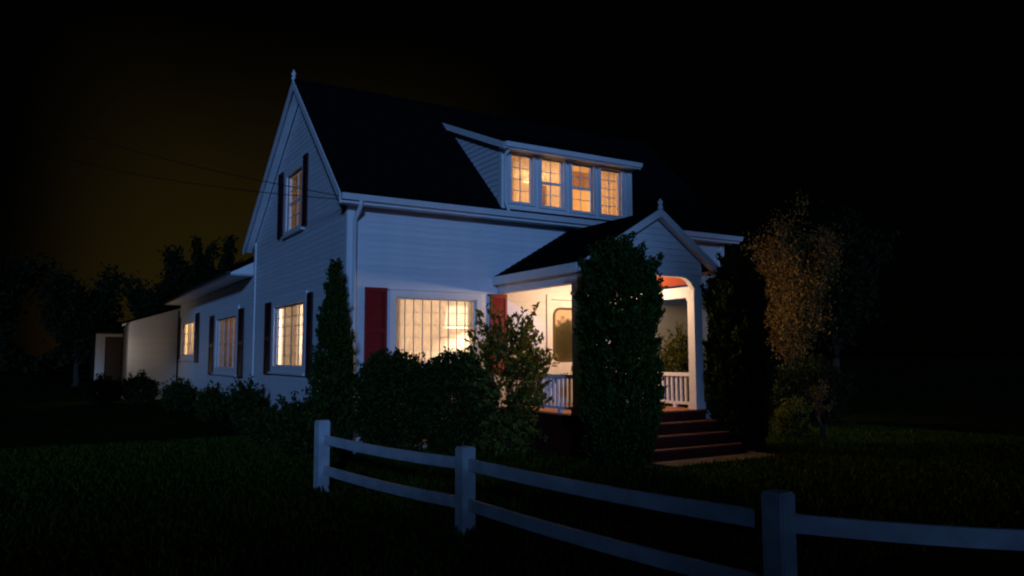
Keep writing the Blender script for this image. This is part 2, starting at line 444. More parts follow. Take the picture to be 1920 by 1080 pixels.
def arborvitae(x, y, r, h, label, group, seed, n=15000, profile=None, material='leaf_arbor', size=.085, name='arborvitae'):
    t0 = empty(name, (x, y, GZ), label, 'evergreen', group)
    g = np.random.default_rng(seed); lf = lumps(g, 9)
    MB().tube([(x, y, GZ - .05), (x + .02, y, GZ + h * .4), (x, y, GZ + h * .85)], [.07, .055, .015], 8).build('trunk', 'bark', t0, True)
    t = g.uniform(0, 1, n) ** .92; th = g.uniform(0, 2 * math.pi, n)
    pr = profile or (lambda q: np.where(q < .72, .86 + .14 * np.sin(q / .72 * math.pi * .8 + .2), np.sqrt(np.clip(1 - ((q - .72) / .285) ** 2.4, 0, 1))) * np.clip(.72 + q * 4, 0, 1))
    rad = r * pr(t) * (1 + .19 * lf(th, t)); q = 1 - np.abs(g.normal(0, .16, n)); q = np.where(g.random(n) < .2, g.uniform(.2, .9, n), q)
    rr = rad * np.clip(q, 0, 1.05)
    C = np.stack([x + rr * np.cos(th), y + rr * np.sin(th), GZ + .04 + t * h * (1 + .05 * lf(th * 1.3, t))], 1)
    D = np.stack([np.cos(th) * .55, np.sin(th) * .55, np.full(n, .9)], 1) + g.normal(0, .38, (n, 3))
    # a good half of the sprays are gathered into upright tufts that break the outline
    nt_ = 260; ti = g.integers(0, n, nt_); k = g.integers(0, nt_, n); tuft = g.random(n) < .55
    tc_ = C[ti]; dirs = np.stack([np.cos(th[ti]) * .5, np.sin(th[ti]) * .5, np.full(nt_, .8)], 1); ln_ = g.uniform(.5, 1.5, nt_)
    s_ = g.uniform(-.12, .22, n)[:, None] * ln_[k][:, None]
    s_ = s_ * min(1, r / .55)
    C2 = tc_[k] + dirs[k] * s_ + g.normal(0, .045 * min(1, r / .55), (n, 3)) * (1.1 - np.abs(s_) * 2)
    C = np.where(tuft[:, None], C2, C); C[:, 2] = np.maximum(C[:, 2], GZ + .03)
    D = np.where(tuft[:, None], dirs[k] + g.normal(0, .35, (n, 3)), D)
    leaf_mesh('crown', C, D, size, .42, material, t0, seed + 1, kind='stuff')
    return t0
def bush(name, x, y, rx, ry, h, label, group, seed, n=6000, material='leaf_hedge', size=.07, aspect=.6, z0=.0, loose=0., stems=6, cat='shrub', base=GZ):
    t0 = empty(name, (x, y, base), label, cat, group)
    g = np.random.default_rng(seed); lf = lumps(g, 9); m = MB()
    tips = []
    for i in range(stems):
        a = 6.28 * i / stems + g.uniform(-.3, .3); k = g.uniform(.35, .75); top = Vector((x + rx * k * math.cos(a), y + ry * k * math.sin(a), base + h * g.uniform(.6, .95)))
        mid = Vector((x, y, base)).lerp(top, .5) + Vector((0, 0, h * .1)); m.tube([(x + .05 * math.cos(a), y + .05 * math.sin(a), base - .04), mid, top], [.018, .013, .005], 5); tips.append((mid, top))
    m.build('stems', 'bark', t0, True)
    u = g.normal(size=(n, 3)); u /= np.linalg.norm(u, axis=1, keepdims=True)
    th = np.arctan2(u[:, 1], u[:, 0]); q = np.cbrt(g.uniform(.12 if loose else .3, 1, n)) * (1 + (.16 + loose) * lf(th, u[:, 2] * .5 + .5))
    zc = base + h * (.5 + z0 / 2)
    C = np.stack([x + rx * q * u[:, 0], y + ry * q * u[:, 1], zc + (h * (.5 - z0 / 2)) * q * u[:, 2]], 1)
    if loose:   # leaves gathered on sprays that stick out of the outline
        ns = 90; ci = g.integers(0, n, ns); cc = C[ci]; uu = u[ci]; per = 22
        tt = g.uniform(-.1, 1, (ns, per, 1)); sp = cc[:, None, :] + uu[:, None, :] * tt * loose * 1.6 + np.array([0, 0, 1]) * tt * .12 + g.normal(0, .035, (ns, per, 3))
        C = np.concatenate([C, sp.reshape(-1, 3)]); u = np.concatenate([u, np.repeat(uu, per, 0)])
    C[:, 2] = np.maximum(C[:, 2], base + .03)
    D = u * .7 + np.array([0, 0, .5]) + g.normal(0, .6, C.shape)
    leaf_mesh('foliage', C, D, size, aspect, material, t0, seed + 1, kind='stuff')
    return t0
def tree(name, x, y, h, crown_r, crown_z, label, group, seed, n=9000, material='leaf_dark', size=.14, trunk=.16, upright=.6, limbs=11, cat='tree'):
    t0 = empty(name, (x, y, GZ), label, cat, group); g = np.random.default_rng(seed)
    m = MB(); fork = Vector((x + g.uniform(-.1, .1), y, GZ + crown_z * .55))
    m.tube([(x, y, GZ - .1), (x + .03, y, GZ + .25), Vector((x, y, GZ)).lerp(fork, .6), fork], [trunk * 1.5, trunk, trunk * .85, trunk * .7], 10)
    ends = []
    for i in range(limbs):
        a = 6.28 * i / limbs + g.uniform(-.4, .4); rr = crown_r * g.uniform(.45, 1.); zt = GZ + h * g.uniform(.62, 1.) if i else GZ + h
        tip = Vector((x + rr * math.cos(a) * (1.1 - upright * .4), y + rr * math.sin(a) * (1.1 - upright * .4), zt)); md = fork.lerp(tip, .5) + Vector((-math.cos(a) * rr * .12, -math.sin(a) * rr * .12, 0))
        m.tube([fork, md, tip], [trunk * .4, trunk * .22, .015], 6)
        for s in np.linspace(.35, 1, 6):
            p = (fork.lerp(md, s * 2) if s < .5 else md.lerp(tip, s * 2 - 1)); ends.append((p, (tip - fork).normalized()))
            b = p + Vector((g.normal(0, .35) * crown_r * .4, g.normal(0, .35) * crown_r * .4, abs(g.normal(0, .3)) * crown_r * .5))
            m.tube([p, b], [.02, .006], 4); ends.append((b, (b - p + Vector((0, 0, .3))).normalized()))
    m.build('trunk', 'bark', t0, True)
    E_ = np.array([tuple(e[0]) for e in ends]); Dn = np.array([tuple(e[1]) for e in ends]); k = g.integers(0, len(E_), n)
    C = E_[k] + g.normal(0, .16, (n, 3)) * crown_r * np.array([.75, .75, .9]) * .75 + Dn[k] * g.uniform(-.2, .5, (n, 1)) * crown_r * .35
    C[:, 2] = np.maximum(C[:, 2], GZ + .4)
    D = Dn[k] + g.normal(0, .6, (n, 3))
    leaf_mesh('crown', C, D, size, .5, material, t0, seed + 1, kind='stuff')
    return t0
def conifer(name, x, y, h, r, label, group, seed, n=5000):
    t0 = empty(name, (x, y, GZ), label, 'tree', group); g = np.random.default_rng(seed)
    MB().tube([(x, y, GZ - .1), (x, y, GZ + h * .98)], [.18, .02], 8).build('trunk', 'bark', t0, True)
    t = 1 - np.sqrt(g.uniform(0, 1, n)); th = g.uniform(0, 6.28, n); layer = .75 + .35 * np.abs(np.sin(t * 30)); br = 1 + .25 * np.sin(th * 9 + t * 40)
    rr = r * (1 - t) * layer * br * np.sqrt(g.uniform(.1, 1, n))
    C = np.stack([x + rr * np.cos(th), y + rr * np.sin(th), GZ + .8 + t * (h - .8) - rr * .25], 1)
    D = np.stack([np.cos(th), np.sin(th), np.full(n, -.1)], 1) + g.normal(0, .3, (n, 3))
    leaf_mesh('crown', C, D, .34, .35, 'leaf_dark', t0, seed + 1, kind='stuff')
    return t0

# ================================================================== ground
def ground_h(x, y): return 0
v = []; f = []
gx = np.concatenate([[-400, -120, -50], np.linspace(-24, 36, 41), [70, 150, 400]]); gy = np.concatenate([[-400, -120, -50], np.linspace(-30, 60, 61), [90, 170, 400]])
gg = np.random.default_rng(3)
for j, y_ in enumerate(gy):
    for i, x_ in enumerate(gx):
        near = -24 < x_ < 36 and -30 < y_ < 60
        v.append((x_, y_, GZ - .02 + (gg.uniform(-.015, .015) if near else 0)))
for j in range(len(gy) - 1):
    for i in range(len(gx) - 1):
        a = j * len(gx) + i; f.append((a, a + 1, a + len(gx) + 1, a + len(gx)))
mat('lawn', (.018, .026, .006), .95, .45, 2.5, .6, 30, spec=.0)
tag(mk('ground', v, f, 'lawn', None, True, (0, 0, GZ)), kind='structure')
# concrete walk from the steps towards the road
path = MB().box(3.9, 6.5, -4.42, -3.72, GZ - .03, GZ + .012).build('path', 'concrete'); tag(path, kind='structure')
for a, b, c, d in ((3.9, 5.19, -4.42, -3.72), (5.21, 6.5, -4.42, -3.72)):
    box('paving_slab', a + .005, b - .005, c - .01, d + .008, GZ + .013, GZ + .026, 'concrete', path, .005)
# grass: blades over the lawn in front and beside the house
g = np.random.default_rng(11); N = 90000
P = np.stack([g.uniform(-7, 13, N), g.uniform(-9.5, 4, N)], 1)
keep = ~((P[:, 0] > -.1) & (P[:, 1] > -.1)) & ~((P[:, 0] > 3.1) & (P[:, 0] < 6.4) & (P[:, 1] > -4.45))
P = P[keep]; n = len(P)
C = np.stack([P[:, 0], P[:, 1], np.full(n, GZ + .035)], 1); D = np.stack([g.normal(0, .35, n), g.normal(0, .35, n), np.ones(n)], 1)
tag(leaf_mesh('grass', C, D, .11, .13, 'grass', None, 12, org=(0, 0, GZ), kind='stuff'), 'short lawn grass in front of and beside the house', 'grass')

# ================================================================== farmhouse
HX, HY = 9.8, 7.53
ZE, ZR, YR, OE, OG = 4.67, 7.90, 3.13, .33, .25     # eave, ridge, ridge line, overhangs
house = empty('farmhouse', (HX / 2, HY / 2, GZ), 'white clapboard farmhouse with steep black roof, dormer and lit front porch', 'house')
FRONT = Fr((0, 0, 0), (1, 0, 0), (0, -1, 0))
SIDE = Fr((0, 0, 0), (0, 1, 0), (-1, 0, 0))
SL = (ZR - ZE) / (YR + OE)                          # front roof slope
ZWF = ZE + SL * OE - .12                            # top of front wall
SLB = (ZR - ZE) / (HY + OE - YR)
PW = (.96, 2.72, 1.55, 2.84)                        # picture window
DR = (4.53, 5.45, .68, 2.92)                        # door
FW2 = (7.0, 8.6, 1.55, 2.75)
clad_wall(FRONT, [(GZ, 0, HX), (ZWF, 0, HX)], [PW, DR], house, 'white front wall with lapped boards')
LW = (2.73, 5.24, 1.48, 2.89)                       # side picture window
UW = (3.05, 4.50, 4.63, 5.95)                       # upper gable window
UWg = (3.05, 4.34, 4.63, 5.95)
ztop = lambda y: ZE + SL * (y + OE) - .12 if y < YR else ZR - SLB * (y - YR) - .12
clad_wall(SIDE, [(GZ, 0, HY), (ztop(0), 0, HY), (ztop(HY), .0 + (ztop(HY) - ztop(0)) / SL, HY), (ZR - .14, YR, YR + .004)] if ztop(HY) > ztop(0) else
          [(GZ, 0, HY), (ztop(HY), 0, HY), (ztop(0), 0, HY - (ztop(0) - ztop(HY)) / SLB), (ZR - .14, YR, YR + .004)],
          [LW, UWg], house, 'white gable end wall with lapped boards')
EAST = Fr((HX, 0, 0), (0, 1, 0), (1, 0, 0))
clad_wall(EAST, [(GZ, 0, HY), (min(ztop(0), ztop(HY)), 0, HY), (ZR - .14, YR, YR + .004)], [], house, 'far gable end wall', lap=False)
BACK = Fr((0, HY, 0), (1, 0, 0), (0, 1, 0))
clad_wall(BACK, [(GZ, 0.12, HX - .12), (ztop(HY), .12, HX - .12)], [], house, 'back wall', lap=False)
# corner boards
for a in ((-.034, .11, -.036, -.001, GZ, ZWF), (HX - .11, HX + .034, -.036, -.001, GZ, ZWF)):
    box('corner_board', *a, 'trim', house)
box('corner_board', -.036, -.001, .0, .11, GZ, ZWF, 'trim', house)
box('corner_board', -.036, -.001, HY - .11, HY + .03, GZ, ztop(HY), 'trim', house)
# roof: slabs, the front slope left open under the dormer
DX0, DX1 = 3.22, 6.64
YK = 2.46
YD0 = -.2
def slope_z(y): return ZE + SL * (y + OE)
def slab(m, x0, x1, ya, yb, zf, t=.09):
    m.hexa([(x0, ya, zf(ya) - t), (x1, ya, zf(ya) - t), (x1, yb, zf(yb) - t), (x0, yb, zf(yb) - t), (x0, ya, zf(ya)), (x1, ya, zf(ya)), (x1, yb, zf(yb)), (x0, yb, zf(yb))])
m = MB()
slab(m, -OG, DX0 + .02, -OE, YR, slope_z); slab(m, DX1 - .02, HX + OG, -OE, YR, slope_z)
slab(m, DX0 + .02, DX1 - .02, -OE, YD0 - .01, slope_z); slab(m, DX0 + .02, DX1 - .02, YK - .05, YR, slope_z)
slab(m, -OG, HX + OG, YR + .001, HY + OE, lambda y: ZR - SLB * (y - YR))
roof = m.build('roof', 'shingle', house); tag(roof, 'steep black shingled roof')
# shingle courses standing slightly proud
m = MB(); k = 0
y = -OE + .15
while y < YR - .1:
    zz = slope_z(y); yb = y + .145
    for (a, b) in (((-OG + .01, DX0),) + ((((DX1, HX + OG - .01)),))) if (YD0 - .14 < y < YK - .1) else ((-OG + .01, HX + OG - .01),):
        m.hexa([(a, y, zz + .002), (b, y, zz + .002), (b, yb, slope_z(yb) + .001), (a, yb, slope_z(yb) + .001), (a, y, zz + .014), (b, y, zz + .014), (b, yb, slope_z(yb) + .003), (a, yb, slope_z(yb) + .003)])
    y += .15
so_ = m.build('shingle_courses', 'shingle', roof); so_['kind'] = 'stuff'
box('ridge_cap', -OG, HX + OG, YR - .09, YR + .09, ZR - .045, ZR + .025, 'shingle', roof, .02)
# rake boards, fascia, soffit, gutter
def rake(x0, x1, ya, za, yb, zb, d, parent, name='rake_board', drop=.0):
    m = MB(); m.hexa([(x0, ya, za - d - drop), (x1, ya, za - d - drop), (x1, yb, zb - d - drop), (x0, yb, zb - d - drop), (x0, ya, za - drop), (x1, ya, za - drop), (x1, yb, zb - drop), (x0, yb, zb - drop)])
    return m.build(name, 'trim', parent)
for xa in (-OG - .03, ):
    rake(xa, xa + .03, -OE, ZE - .01, YR, ZR - .01, .17, house)
    rake(xa, xa + .03, YR + .002, ZR - .01, HY + OE, ZE - .01, .17, house)
for xa, xb in ((-OG, -.03), ):
    rake(xa, xb, -.04, slope_z(-.04), YR, ZR, .02, house, 'soffit', .1); rake(xa, xb, YR + .002, ZR, HY + OE, ZE, .02, house, 'soffit', .1)
box('fascia', -OG, HX + OG, -OE - .025, -OE - .002, ZE - .17, ZE - .012, 'trim', house)
box('soffit', -OG, HX + OG, -OE, -.03, ZE - .15, ZE - .125, 'trim', house)
m = MB()
for zc, w0, w1 in ((-.10, .0, .09), ):
    x0, x1 = -OG - .02, HX + OG + .02; yf = -OE - .027
    m.hexa([(x0, yf - .075, ZE - .115), (x1, yf - .075, ZE - .115), (x1, yf, ZE - .115), (x0, yf, ZE - .115), (x0, yf - .11, ZE - .01), (x1, yf - .11, ZE - .01), (x1, yf, ZE - .01), (x0, yf, ZE - .01)])
m.build('gutter', 'trim', house)
MB().tube([(.10, -OE - .07, ZE - .12), (.10, -OE - .07, ZE - .2), (.10, -.09, ZE - .42), (.10, -.09, 2.), (.10, -.09, GZ + .12), (.10, -.28, GZ + .05)], [.042] * 6, 8).build('downspout', 'trim', house, True)
MB().lathe((-OG, YR, ZR), [(.05, -.02), (.05, .05), (.025, .07), (.05, .11), (.055, .14), (.03, .18), (.006, .24)], 12).build('finial', 'trim', house, True)
# boxed cornice end on the back corner
# windows of the main house
make_window(FRONT, *PW[:2], *PW[2:], house, 9, 5, casing=.13, label='wide front picture window with small panes, lit from inside', head=.03, mw=.010, bar='muntin_grey')
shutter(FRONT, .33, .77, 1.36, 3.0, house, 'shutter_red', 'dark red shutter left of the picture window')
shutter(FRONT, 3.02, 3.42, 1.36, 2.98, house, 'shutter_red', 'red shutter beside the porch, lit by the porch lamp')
make_window(SIDE, *LW, house, 4, 6, casing=.22, label='side window with small panes', mw=.014, bar='muntin_grey')
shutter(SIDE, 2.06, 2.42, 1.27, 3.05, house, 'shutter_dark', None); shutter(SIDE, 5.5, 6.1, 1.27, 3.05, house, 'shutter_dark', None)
make_window(SIDE, UWg[0], UWg[1], 4.63, 5.95, house, 2, 4, casing=.16, rail=2, label='gable window with two sashes')
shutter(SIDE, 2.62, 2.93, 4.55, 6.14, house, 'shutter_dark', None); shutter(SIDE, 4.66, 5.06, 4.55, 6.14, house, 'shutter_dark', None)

# ---- door
m = MB()
for a, b, c, d in ((DR[0] - .1, DR[0], .68, 3.02), (DR[1], DR[1] + .1, .68, 3.02), (DR[0], DR[1], 2.92, 3.02)):
    FRONT.hexa(m, a, b, -.05, .045, c, d)
m.build('door_frame', 'trim', house)
# slab with a rounded opening, drawn as a ring of quads
ou = (DR[0] + .012, DR[1] - .012, .69, 2.91); iu = (4.64, 5.34, 1.62, 2.72)
def rring(u0, u1, z0, z1, r, k=6):
    pts = []
    for cx_, cz_, a0 in ((u1 - r, z1 - r, 0), (u0 + r, z1 - r, 90), (u0 + r, z0 + r, 180), (u1 - r, z0 + r, 270)):
        for i in range(k + 1):
            a = R(a0 + 90 * i / k); pts.append((cx_ + r * math.cos(a), cz_ + r * math.sin(a)))
    return pts
def ring_mesh(fr, A, B, n0, n1):
    k = len(A); v = [fr.p(u, n1, z) for u, z in A] + [fr.p(u, n1, z) for u, z in B] + [fr.p(u, n0, z) for u, z in A] + [fr.p(u, n0, z) for u, z in B]; f = []
    for i in range(k):
        j = (i + 1) % k; f += [(i, j, k + j, k + i), (k + i, k + j, 3 * k + j, 3 * k + i), (2 * k + j, 2 * k + i, 3 * k + i, 3 * k + j), (j, i, 2 * k + i, 2 * k + j)]
    return v, f
A = rring(*ou, .004); B = rring(*iu, .16)
v, f = ring_mesh(FRONT, A, B, -.045, .0); door = mk('door', v, f, 'trim', house); tag(door, 'white front door with a tall round-cornered glass')
v, f = ring_mesh(FRONT, rring(iu[0] - .035, iu[1] + .035, iu[2] - .035, iu[3] + .035, .19), rring(iu[0] + .012, iu[1] - .012, iu[2] + .012, iu[3] - .012, .15), .001, .022)
mat('gasket', (.09, .06, .025), .5)
mk('glass_moulding', v, f, 'gasket', door)
# patterned glass: pale lace above, an olive oval of leaded ornament below
mg = bpy.data.materials.new('door_glass'); mg.use_nodes = True; t = mg.node_tree; b = t.nodes['Principled BSDF']; b.inputs['Roughness'].default_value = .25
tcn = t.nodes.new('ShaderNodeTexCoord'); mp = t.nodes.new('ShaderNodeMapping'); mp.inputs['Location'].default_value = (-.02, 0, -.4); mp.inputs['Scale'].default_value = (3.4, 0, 2.55)
mp.vector_type = 'POINT'
ln = t.nodes.new('ShaderNodeVectorMath'); ln.operation = 'LENGTH'; nz = t.nodes.new('ShaderNodeTexNoise'); nz.inputs['Scale'].default_value = 9
ad = t.nodes.new('ShaderNodeMath'); ad.operation = 'ADD'; rp = t.nodes.new('ShaderNodeValToRGB')
sub = t.nodes.new('ShaderNodeVectorMath'); sub.operation = 'SUBTRACT'; sub.inputs[1].default_value = (-.03, 0, .38)
mulv = t.nodes.new('ShaderNodeVectorMath'); mulv.operation = 'MULTIPLY'; mulv.inputs[1].default_value = (1.7, 0, 1.25)
t.links.new(tcn.outputs['Object'], sub.inputs[0]); t.links.new(sub.outputs[0], mulv.inputs[0]); t.links.new(mulv.outputs[0], ln.inputs[0])
t.links.new(tcn.outputs['Object'], nz.inputs['Vector'])
sc_ = t.nodes.new('ShaderNodeMath'); sc_.operation = 'MULTIPLY'; sc_.inputs[1].default_value = .55; t.links.new(nz.outputs['Fac'], sc_.inputs[0])
t.links.new(ln.outputs['Value'], ad.inputs[0]); t.links.new(sc_.outputs[0], ad.inputs[1]); t.links.new(ad.outputs[0], rp.inputs[0])
rp.color_ramp.elements[0].position = .55; rp.color_ramp.elements[0].color = (.05, .042, .018, 1)
rp.color_ramp.elements[1].position = 1.0; rp.color_ramp.elements[1].color = (.66, .47, .31, 1)
e_ = rp.color_ramp.elements.new(1.0); rp.color_ramp.elements.new(.82).color = (.085, .07, .032, 1)
t.links.new(rp.outputs[0], b.inputs['Base Color']); MATS['door_glass'] = mg
v = [FRONT.p(u, -.02, z) for u, z in B] + [FRONT.p(u, -.03, z) for u, z in B]; k = len(B)
mk('glass', v, [tuple(range(k)), tuple(range(2 * k - 1, k - 1, -1))] + [(i, (i + 1) % k, k + (i + 1) % k, k + i) for i in range(k)], 'door_glass', door)
MB().tube([(4.60, -.001, 1.55), (4.60, -.06, 1.55), (4.66, -.065, 1.55), (4.72, -.06, 1.55)], [.014] * 4, 8).build('door_handle', 'brass', door, True)
box('wall_backing', DR[0] - .05, DR[1] + .05, .11, .14, .6, 3.0, 'wood_dark', house)

# ---- dormer
YD = -.2
dwin = [(3.422, 3.967, 4.910, 5.951), (4.185, 4.758, 4.891, 5.951), (4.985, 5.561, 4.871, 5.941), (5.780, 6.369, 4.861, 5.921)]
DF = Fr((0, YD, 0), (1, 0, 0), (0, -1, 0))
dw = clad_wall(DF, [(4.62, DX0 + .05, DX1 - .05), (6.05, DX0 + .05, DX1 - .05)], dwin, house, 'front of the dormer', thick=.08, lap=False, material='trim')
for i, q in enumerate(dwin):
    make_window(DF, *q, house, 2, (4, 4, 4, 5)[i], casing=.07, rail=(None, 2, 2, None)[i], sill=False, mw=.012)
ZDE, YDE = 6.085, -.47
DSL = (slope_z(YK) - ZDE) / (YK - YDE)
def dz(y): return ZDE + DSL * (y - YDE)
for xa in (DX0, DX1 - .05):
    v = []; ys = np.linspace(YD + .001, YK, 2)
    m = MB(); m.hexa([(xa, YD, 4.62), (xa + .05, YD, 4.62), (xa + .05, YK, slope_z(YK) - .1), (xa, YK, slope_z(YK) - .1), (xa, YD, dz(YD) - .09), (xa + .05, YD, dz(YD) - .09), (xa + .05, YK, slope_z(YK) - .08), (xa, YK, slope_z(YK) - .08)])
    ck = m.build('dormer_cheek', 'siding', house)
    if xa == DX0:
        z = 4.8
        while z < 7.1:
            zb = z + .12
            ye = lambda q: min(YK, (q - ZE) / SL - OE + .02)      # where the main roof cuts the board
            ys_ = lambda q: max(YD, (q + .12 - ZDE) / DSL + YDE)  # where the dormer roof cuts it
            a0, a1, b0, b1 = ys_(z), ye(z), ys_(zb), ye(zb)
            if a1 - a0 > .06 and b1 - b0 > 0:
                m = MB(); m.hexa([(xa - .026, a0, z), (xa - .026, a1, z), (xa - .002, a1, z), (xa - .002, a0, z), (xa - .008, b0, zb), (xa - .008, b1, zb), (xa - .002, b1, zb), (xa - .002, b0, zb)])
                m.build('siding_board', 'siding', ck)
            z += .12
box('corner_board', DX0 - .036, DX0 + .1, YD - .04, YD - .002, 4.70, 6.0, 'trim', house)
box('corner_board', DX0 - .036, DX0 - .002, YD, YD + .1, 4.75, 6.02, 'trim', house)
box('corner_board', DX1 - .1, DX1 + .036, YD - .04, YD - .002, 4.70, 6.0, 'trim', house)
box('dormer_sill', DX0 + .102, DX1 - .102, YD - .07, YD - .002, 4.745, 4.80, 'trim', house)
RX0, RX1 = DX0 - .09, DX1 + .07
m = MB(); m.hexa([(RX0, YDE, ZDE - .07), (RX1, YDE, ZDE - .07), (RX1, YK + .1, dz(YK + .1) - .07), (RX0, YK + .1, dz(YK + .1) - .07), (RX0, YDE, ZDE + .01), (RX1, YDE, ZDE + .01), (RX1, YK + .1, dz(YK + .1) + .012), (RX0, YK + .1, dz(YK + .1) + .012)])
dr_ = m.build('dormer_roof', 'shingle', house)
box('fascia', RX0 - .02, RX1 + .02, YDE - .025, YDE - .002, ZDE - .13, ZDE, 'trim', house)
box('soffit', RX0, RX1, YDE, YD - .042, ZDE - .11, ZDE - .085, 'trim', house)
rake(RX0 - .028, RX0 - .002, YDE, ZDE - .003, YK - .05, dz(YK - .05) - .005, .14, house)
rake(RX1 + .002, RX1 + .028, YDE, ZDE - .003, YK - .05, dz(YK - .05) - .005, .14, house)
MB().tube([(DX0 + .03, YDE + .03, ZDE - .11), (DX0 + .03, YD - .08, ZDE - .22), (DX0 + .03, YD - .08, 5.3), (DX0 + .03, YD - .08, 4.9), (DX0 + .03, -.42, 4.66)], [.034] * 5, 8).build('downspout', 'trim', house, True)
m = MB(); x0, x1, yf = RX0 - .02, RX1 + .02, YDE - .027
m.hexa([(x0, yf - .05, ZDE - .1), (x1, yf - .05, ZDE - .1), (x1, yf, ZDE - .1), (x0, yf, ZDE - .1), (x0, yf - .075, ZDE - .005), (x1, yf - .075, ZDE - .005), (x1, yf, ZDE - .005), (x0, yf, ZDE - .005)])
m.build('gutter', 'trim', house)

# ---- rooms and what glows in them
room(.12, 3.75, .11, 6.6, .72, 3.3, 'plaster', house, ('S', 'W'))
room(DX0 + .07, DX1 - .07, -.1, 2.2, 4.68, 5.97, 'plaster_orange', house, ('S',))
room(.12, 1.8, 2.2, 5.2, 4.4, 6.1, 'plaster_dim', house, ('W',))

# ---- porch
PX0, PX1, PA, PY = 3.12, 6.48, 5.0, -2.85
ZPL, ZPR, ZPA = 3.33, 3.43, 4.44
FZ = .68
pst = [(3.19, 3.37), (5.97, 6.18)]
floor_ = MB().box(3.16, 6.16, PY - .02, -.04, FZ - .16, FZ - .032).build('porch_floor', 'stair_red', house); tag(floor_, 'porch floor of orange brown boards')
x = 3.12
while x < 6.18:
    box('floor_board', x, x + .094, PY - .06, -.03, FZ - .03, FZ, 'deck', floor_, .004); x += .1
m = MB(); x = 3.18
sk = MB().box(3.2, 6.12, PY + .03, PY + .06, GZ, FZ - .162).box(3.2, 3.23, PY + .062, -.05, GZ, FZ - .162).box(6.09, 6.12, PY + .062, -.05, GZ, FZ - .162).build('porch_skirt', 'stair_red', house)
y = PY + .02
while y < -.2:
    box('skirt_board', 3.172, 3.197, y, y + .13, GZ, FZ - .165, 'stair_red', sk); y += .14
for i, (a, b) in enumerate(pst):
    m = MB(); c, hw = (a + b) / 2, (b - a) / 2
    m.box(a, b, PY, PY + .18, FZ + .14, 2.98).box(a - .02, b + .02, PY - .02, PY + .2, FZ + .001, FZ + .138).box(a - .015, b + .015, PY - .015, PY + .195, 2.78, 2.84)
    m.build('porch_post', 'trim', house)
# side beams
box('porch_beam', 3.2, 3.36, PY + .1, -.04, 2.985, ZPL - .03, 'trim', house)
box('porch_beam', 6.0, 6.16, PY + .1, -.04, 2.84, 3.05, 'trim', house)
box('fascia', PX0 - .025, PX0 - .002, PY - .1, -.04, ZPL - .17, ZPL + .0, 'trim', house)
box('soffit', PX0, 3.198, PY - .08, -.04, ZPL - .16, ZPL - .14, 'trim', house)
box('fascia', PX1 + .002, PX1 + .025, PY - .1, -.04, ZPR - .15, ZPR, 'trim', house)
# gable front with arched underside
nc = 40; v = []; f = []
a0, a1 = pst[0][0], pst[1][1] + .02
for i in range(nc + 1):
    u = a0 + (a1 - a0) * i / nc
    zt = ZPL + (ZPA - ZPL) * (u - PX0) / (PA - PX0) if u < PA else ZPR + (ZPA - ZPR) * (PX1 - u) / (PX1 - PA)
    e0, e1 = pst[0][1] - .02, pst[1][0] + .02; d = min(u - e0, e1 - u); rr = .34
    zl = 2.95 if d <= 0 else (3.21 if d > rr else 2.95 + .26 * math.sqrt(max(0, 1 - ((rr - d) / rr) ** 2)))
    for yy in (PY + .02, PY + .13):
        v += [(u, yy, zl), (u, yy, zt - .1)]
for i in range(nc):
    a = i * 4; b = a + 4; f += [(a, b, b + 1, a + 1), (a + 3, b + 3, b + 2, a + 2), (a, a + 2, b + 2, b), (a + 1, b + 1, b + 3, a + 3)]
f += [(0, 1, 3, 2), (nc * 4, nc * 4 + 2, nc * 4 + 3, nc * 4 + 1)]
pg = mk('porch_gable', v, f, 'trim', house); tag(pg, 'white porch gable with a flat arch')
z = 3.26
while z < ZPA - .25:                       # boards of the porch gable
    zb = z + .118
    def ends(q): return PX0 + (PA - PX0) * (q + .14 - ZPL) / (ZPA - ZPL), PX1 - (PX1 - PA) * (q + .14 - ZPR) / (ZPA - ZPR)
    l, r = ends(z); l2, r2 = ends(zb); l, l2 = max(l, a0), max(l2, a0); r, r2 = min(r, a1), min(r2, a1)
    if r2 - l2 > .1:
        m = MB(); yy = PY + .018
        m.hexa([(l, yy - .024, z), (r, yy - .024, z), (r, yy, z), (l, yy, z), (l2, yy - .008, zb), (r2, yy - .008, zb), (r2, yy, zb), (l2, yy, zb)])
        m.build('siding_board', 'siding', pg)
    z += .12
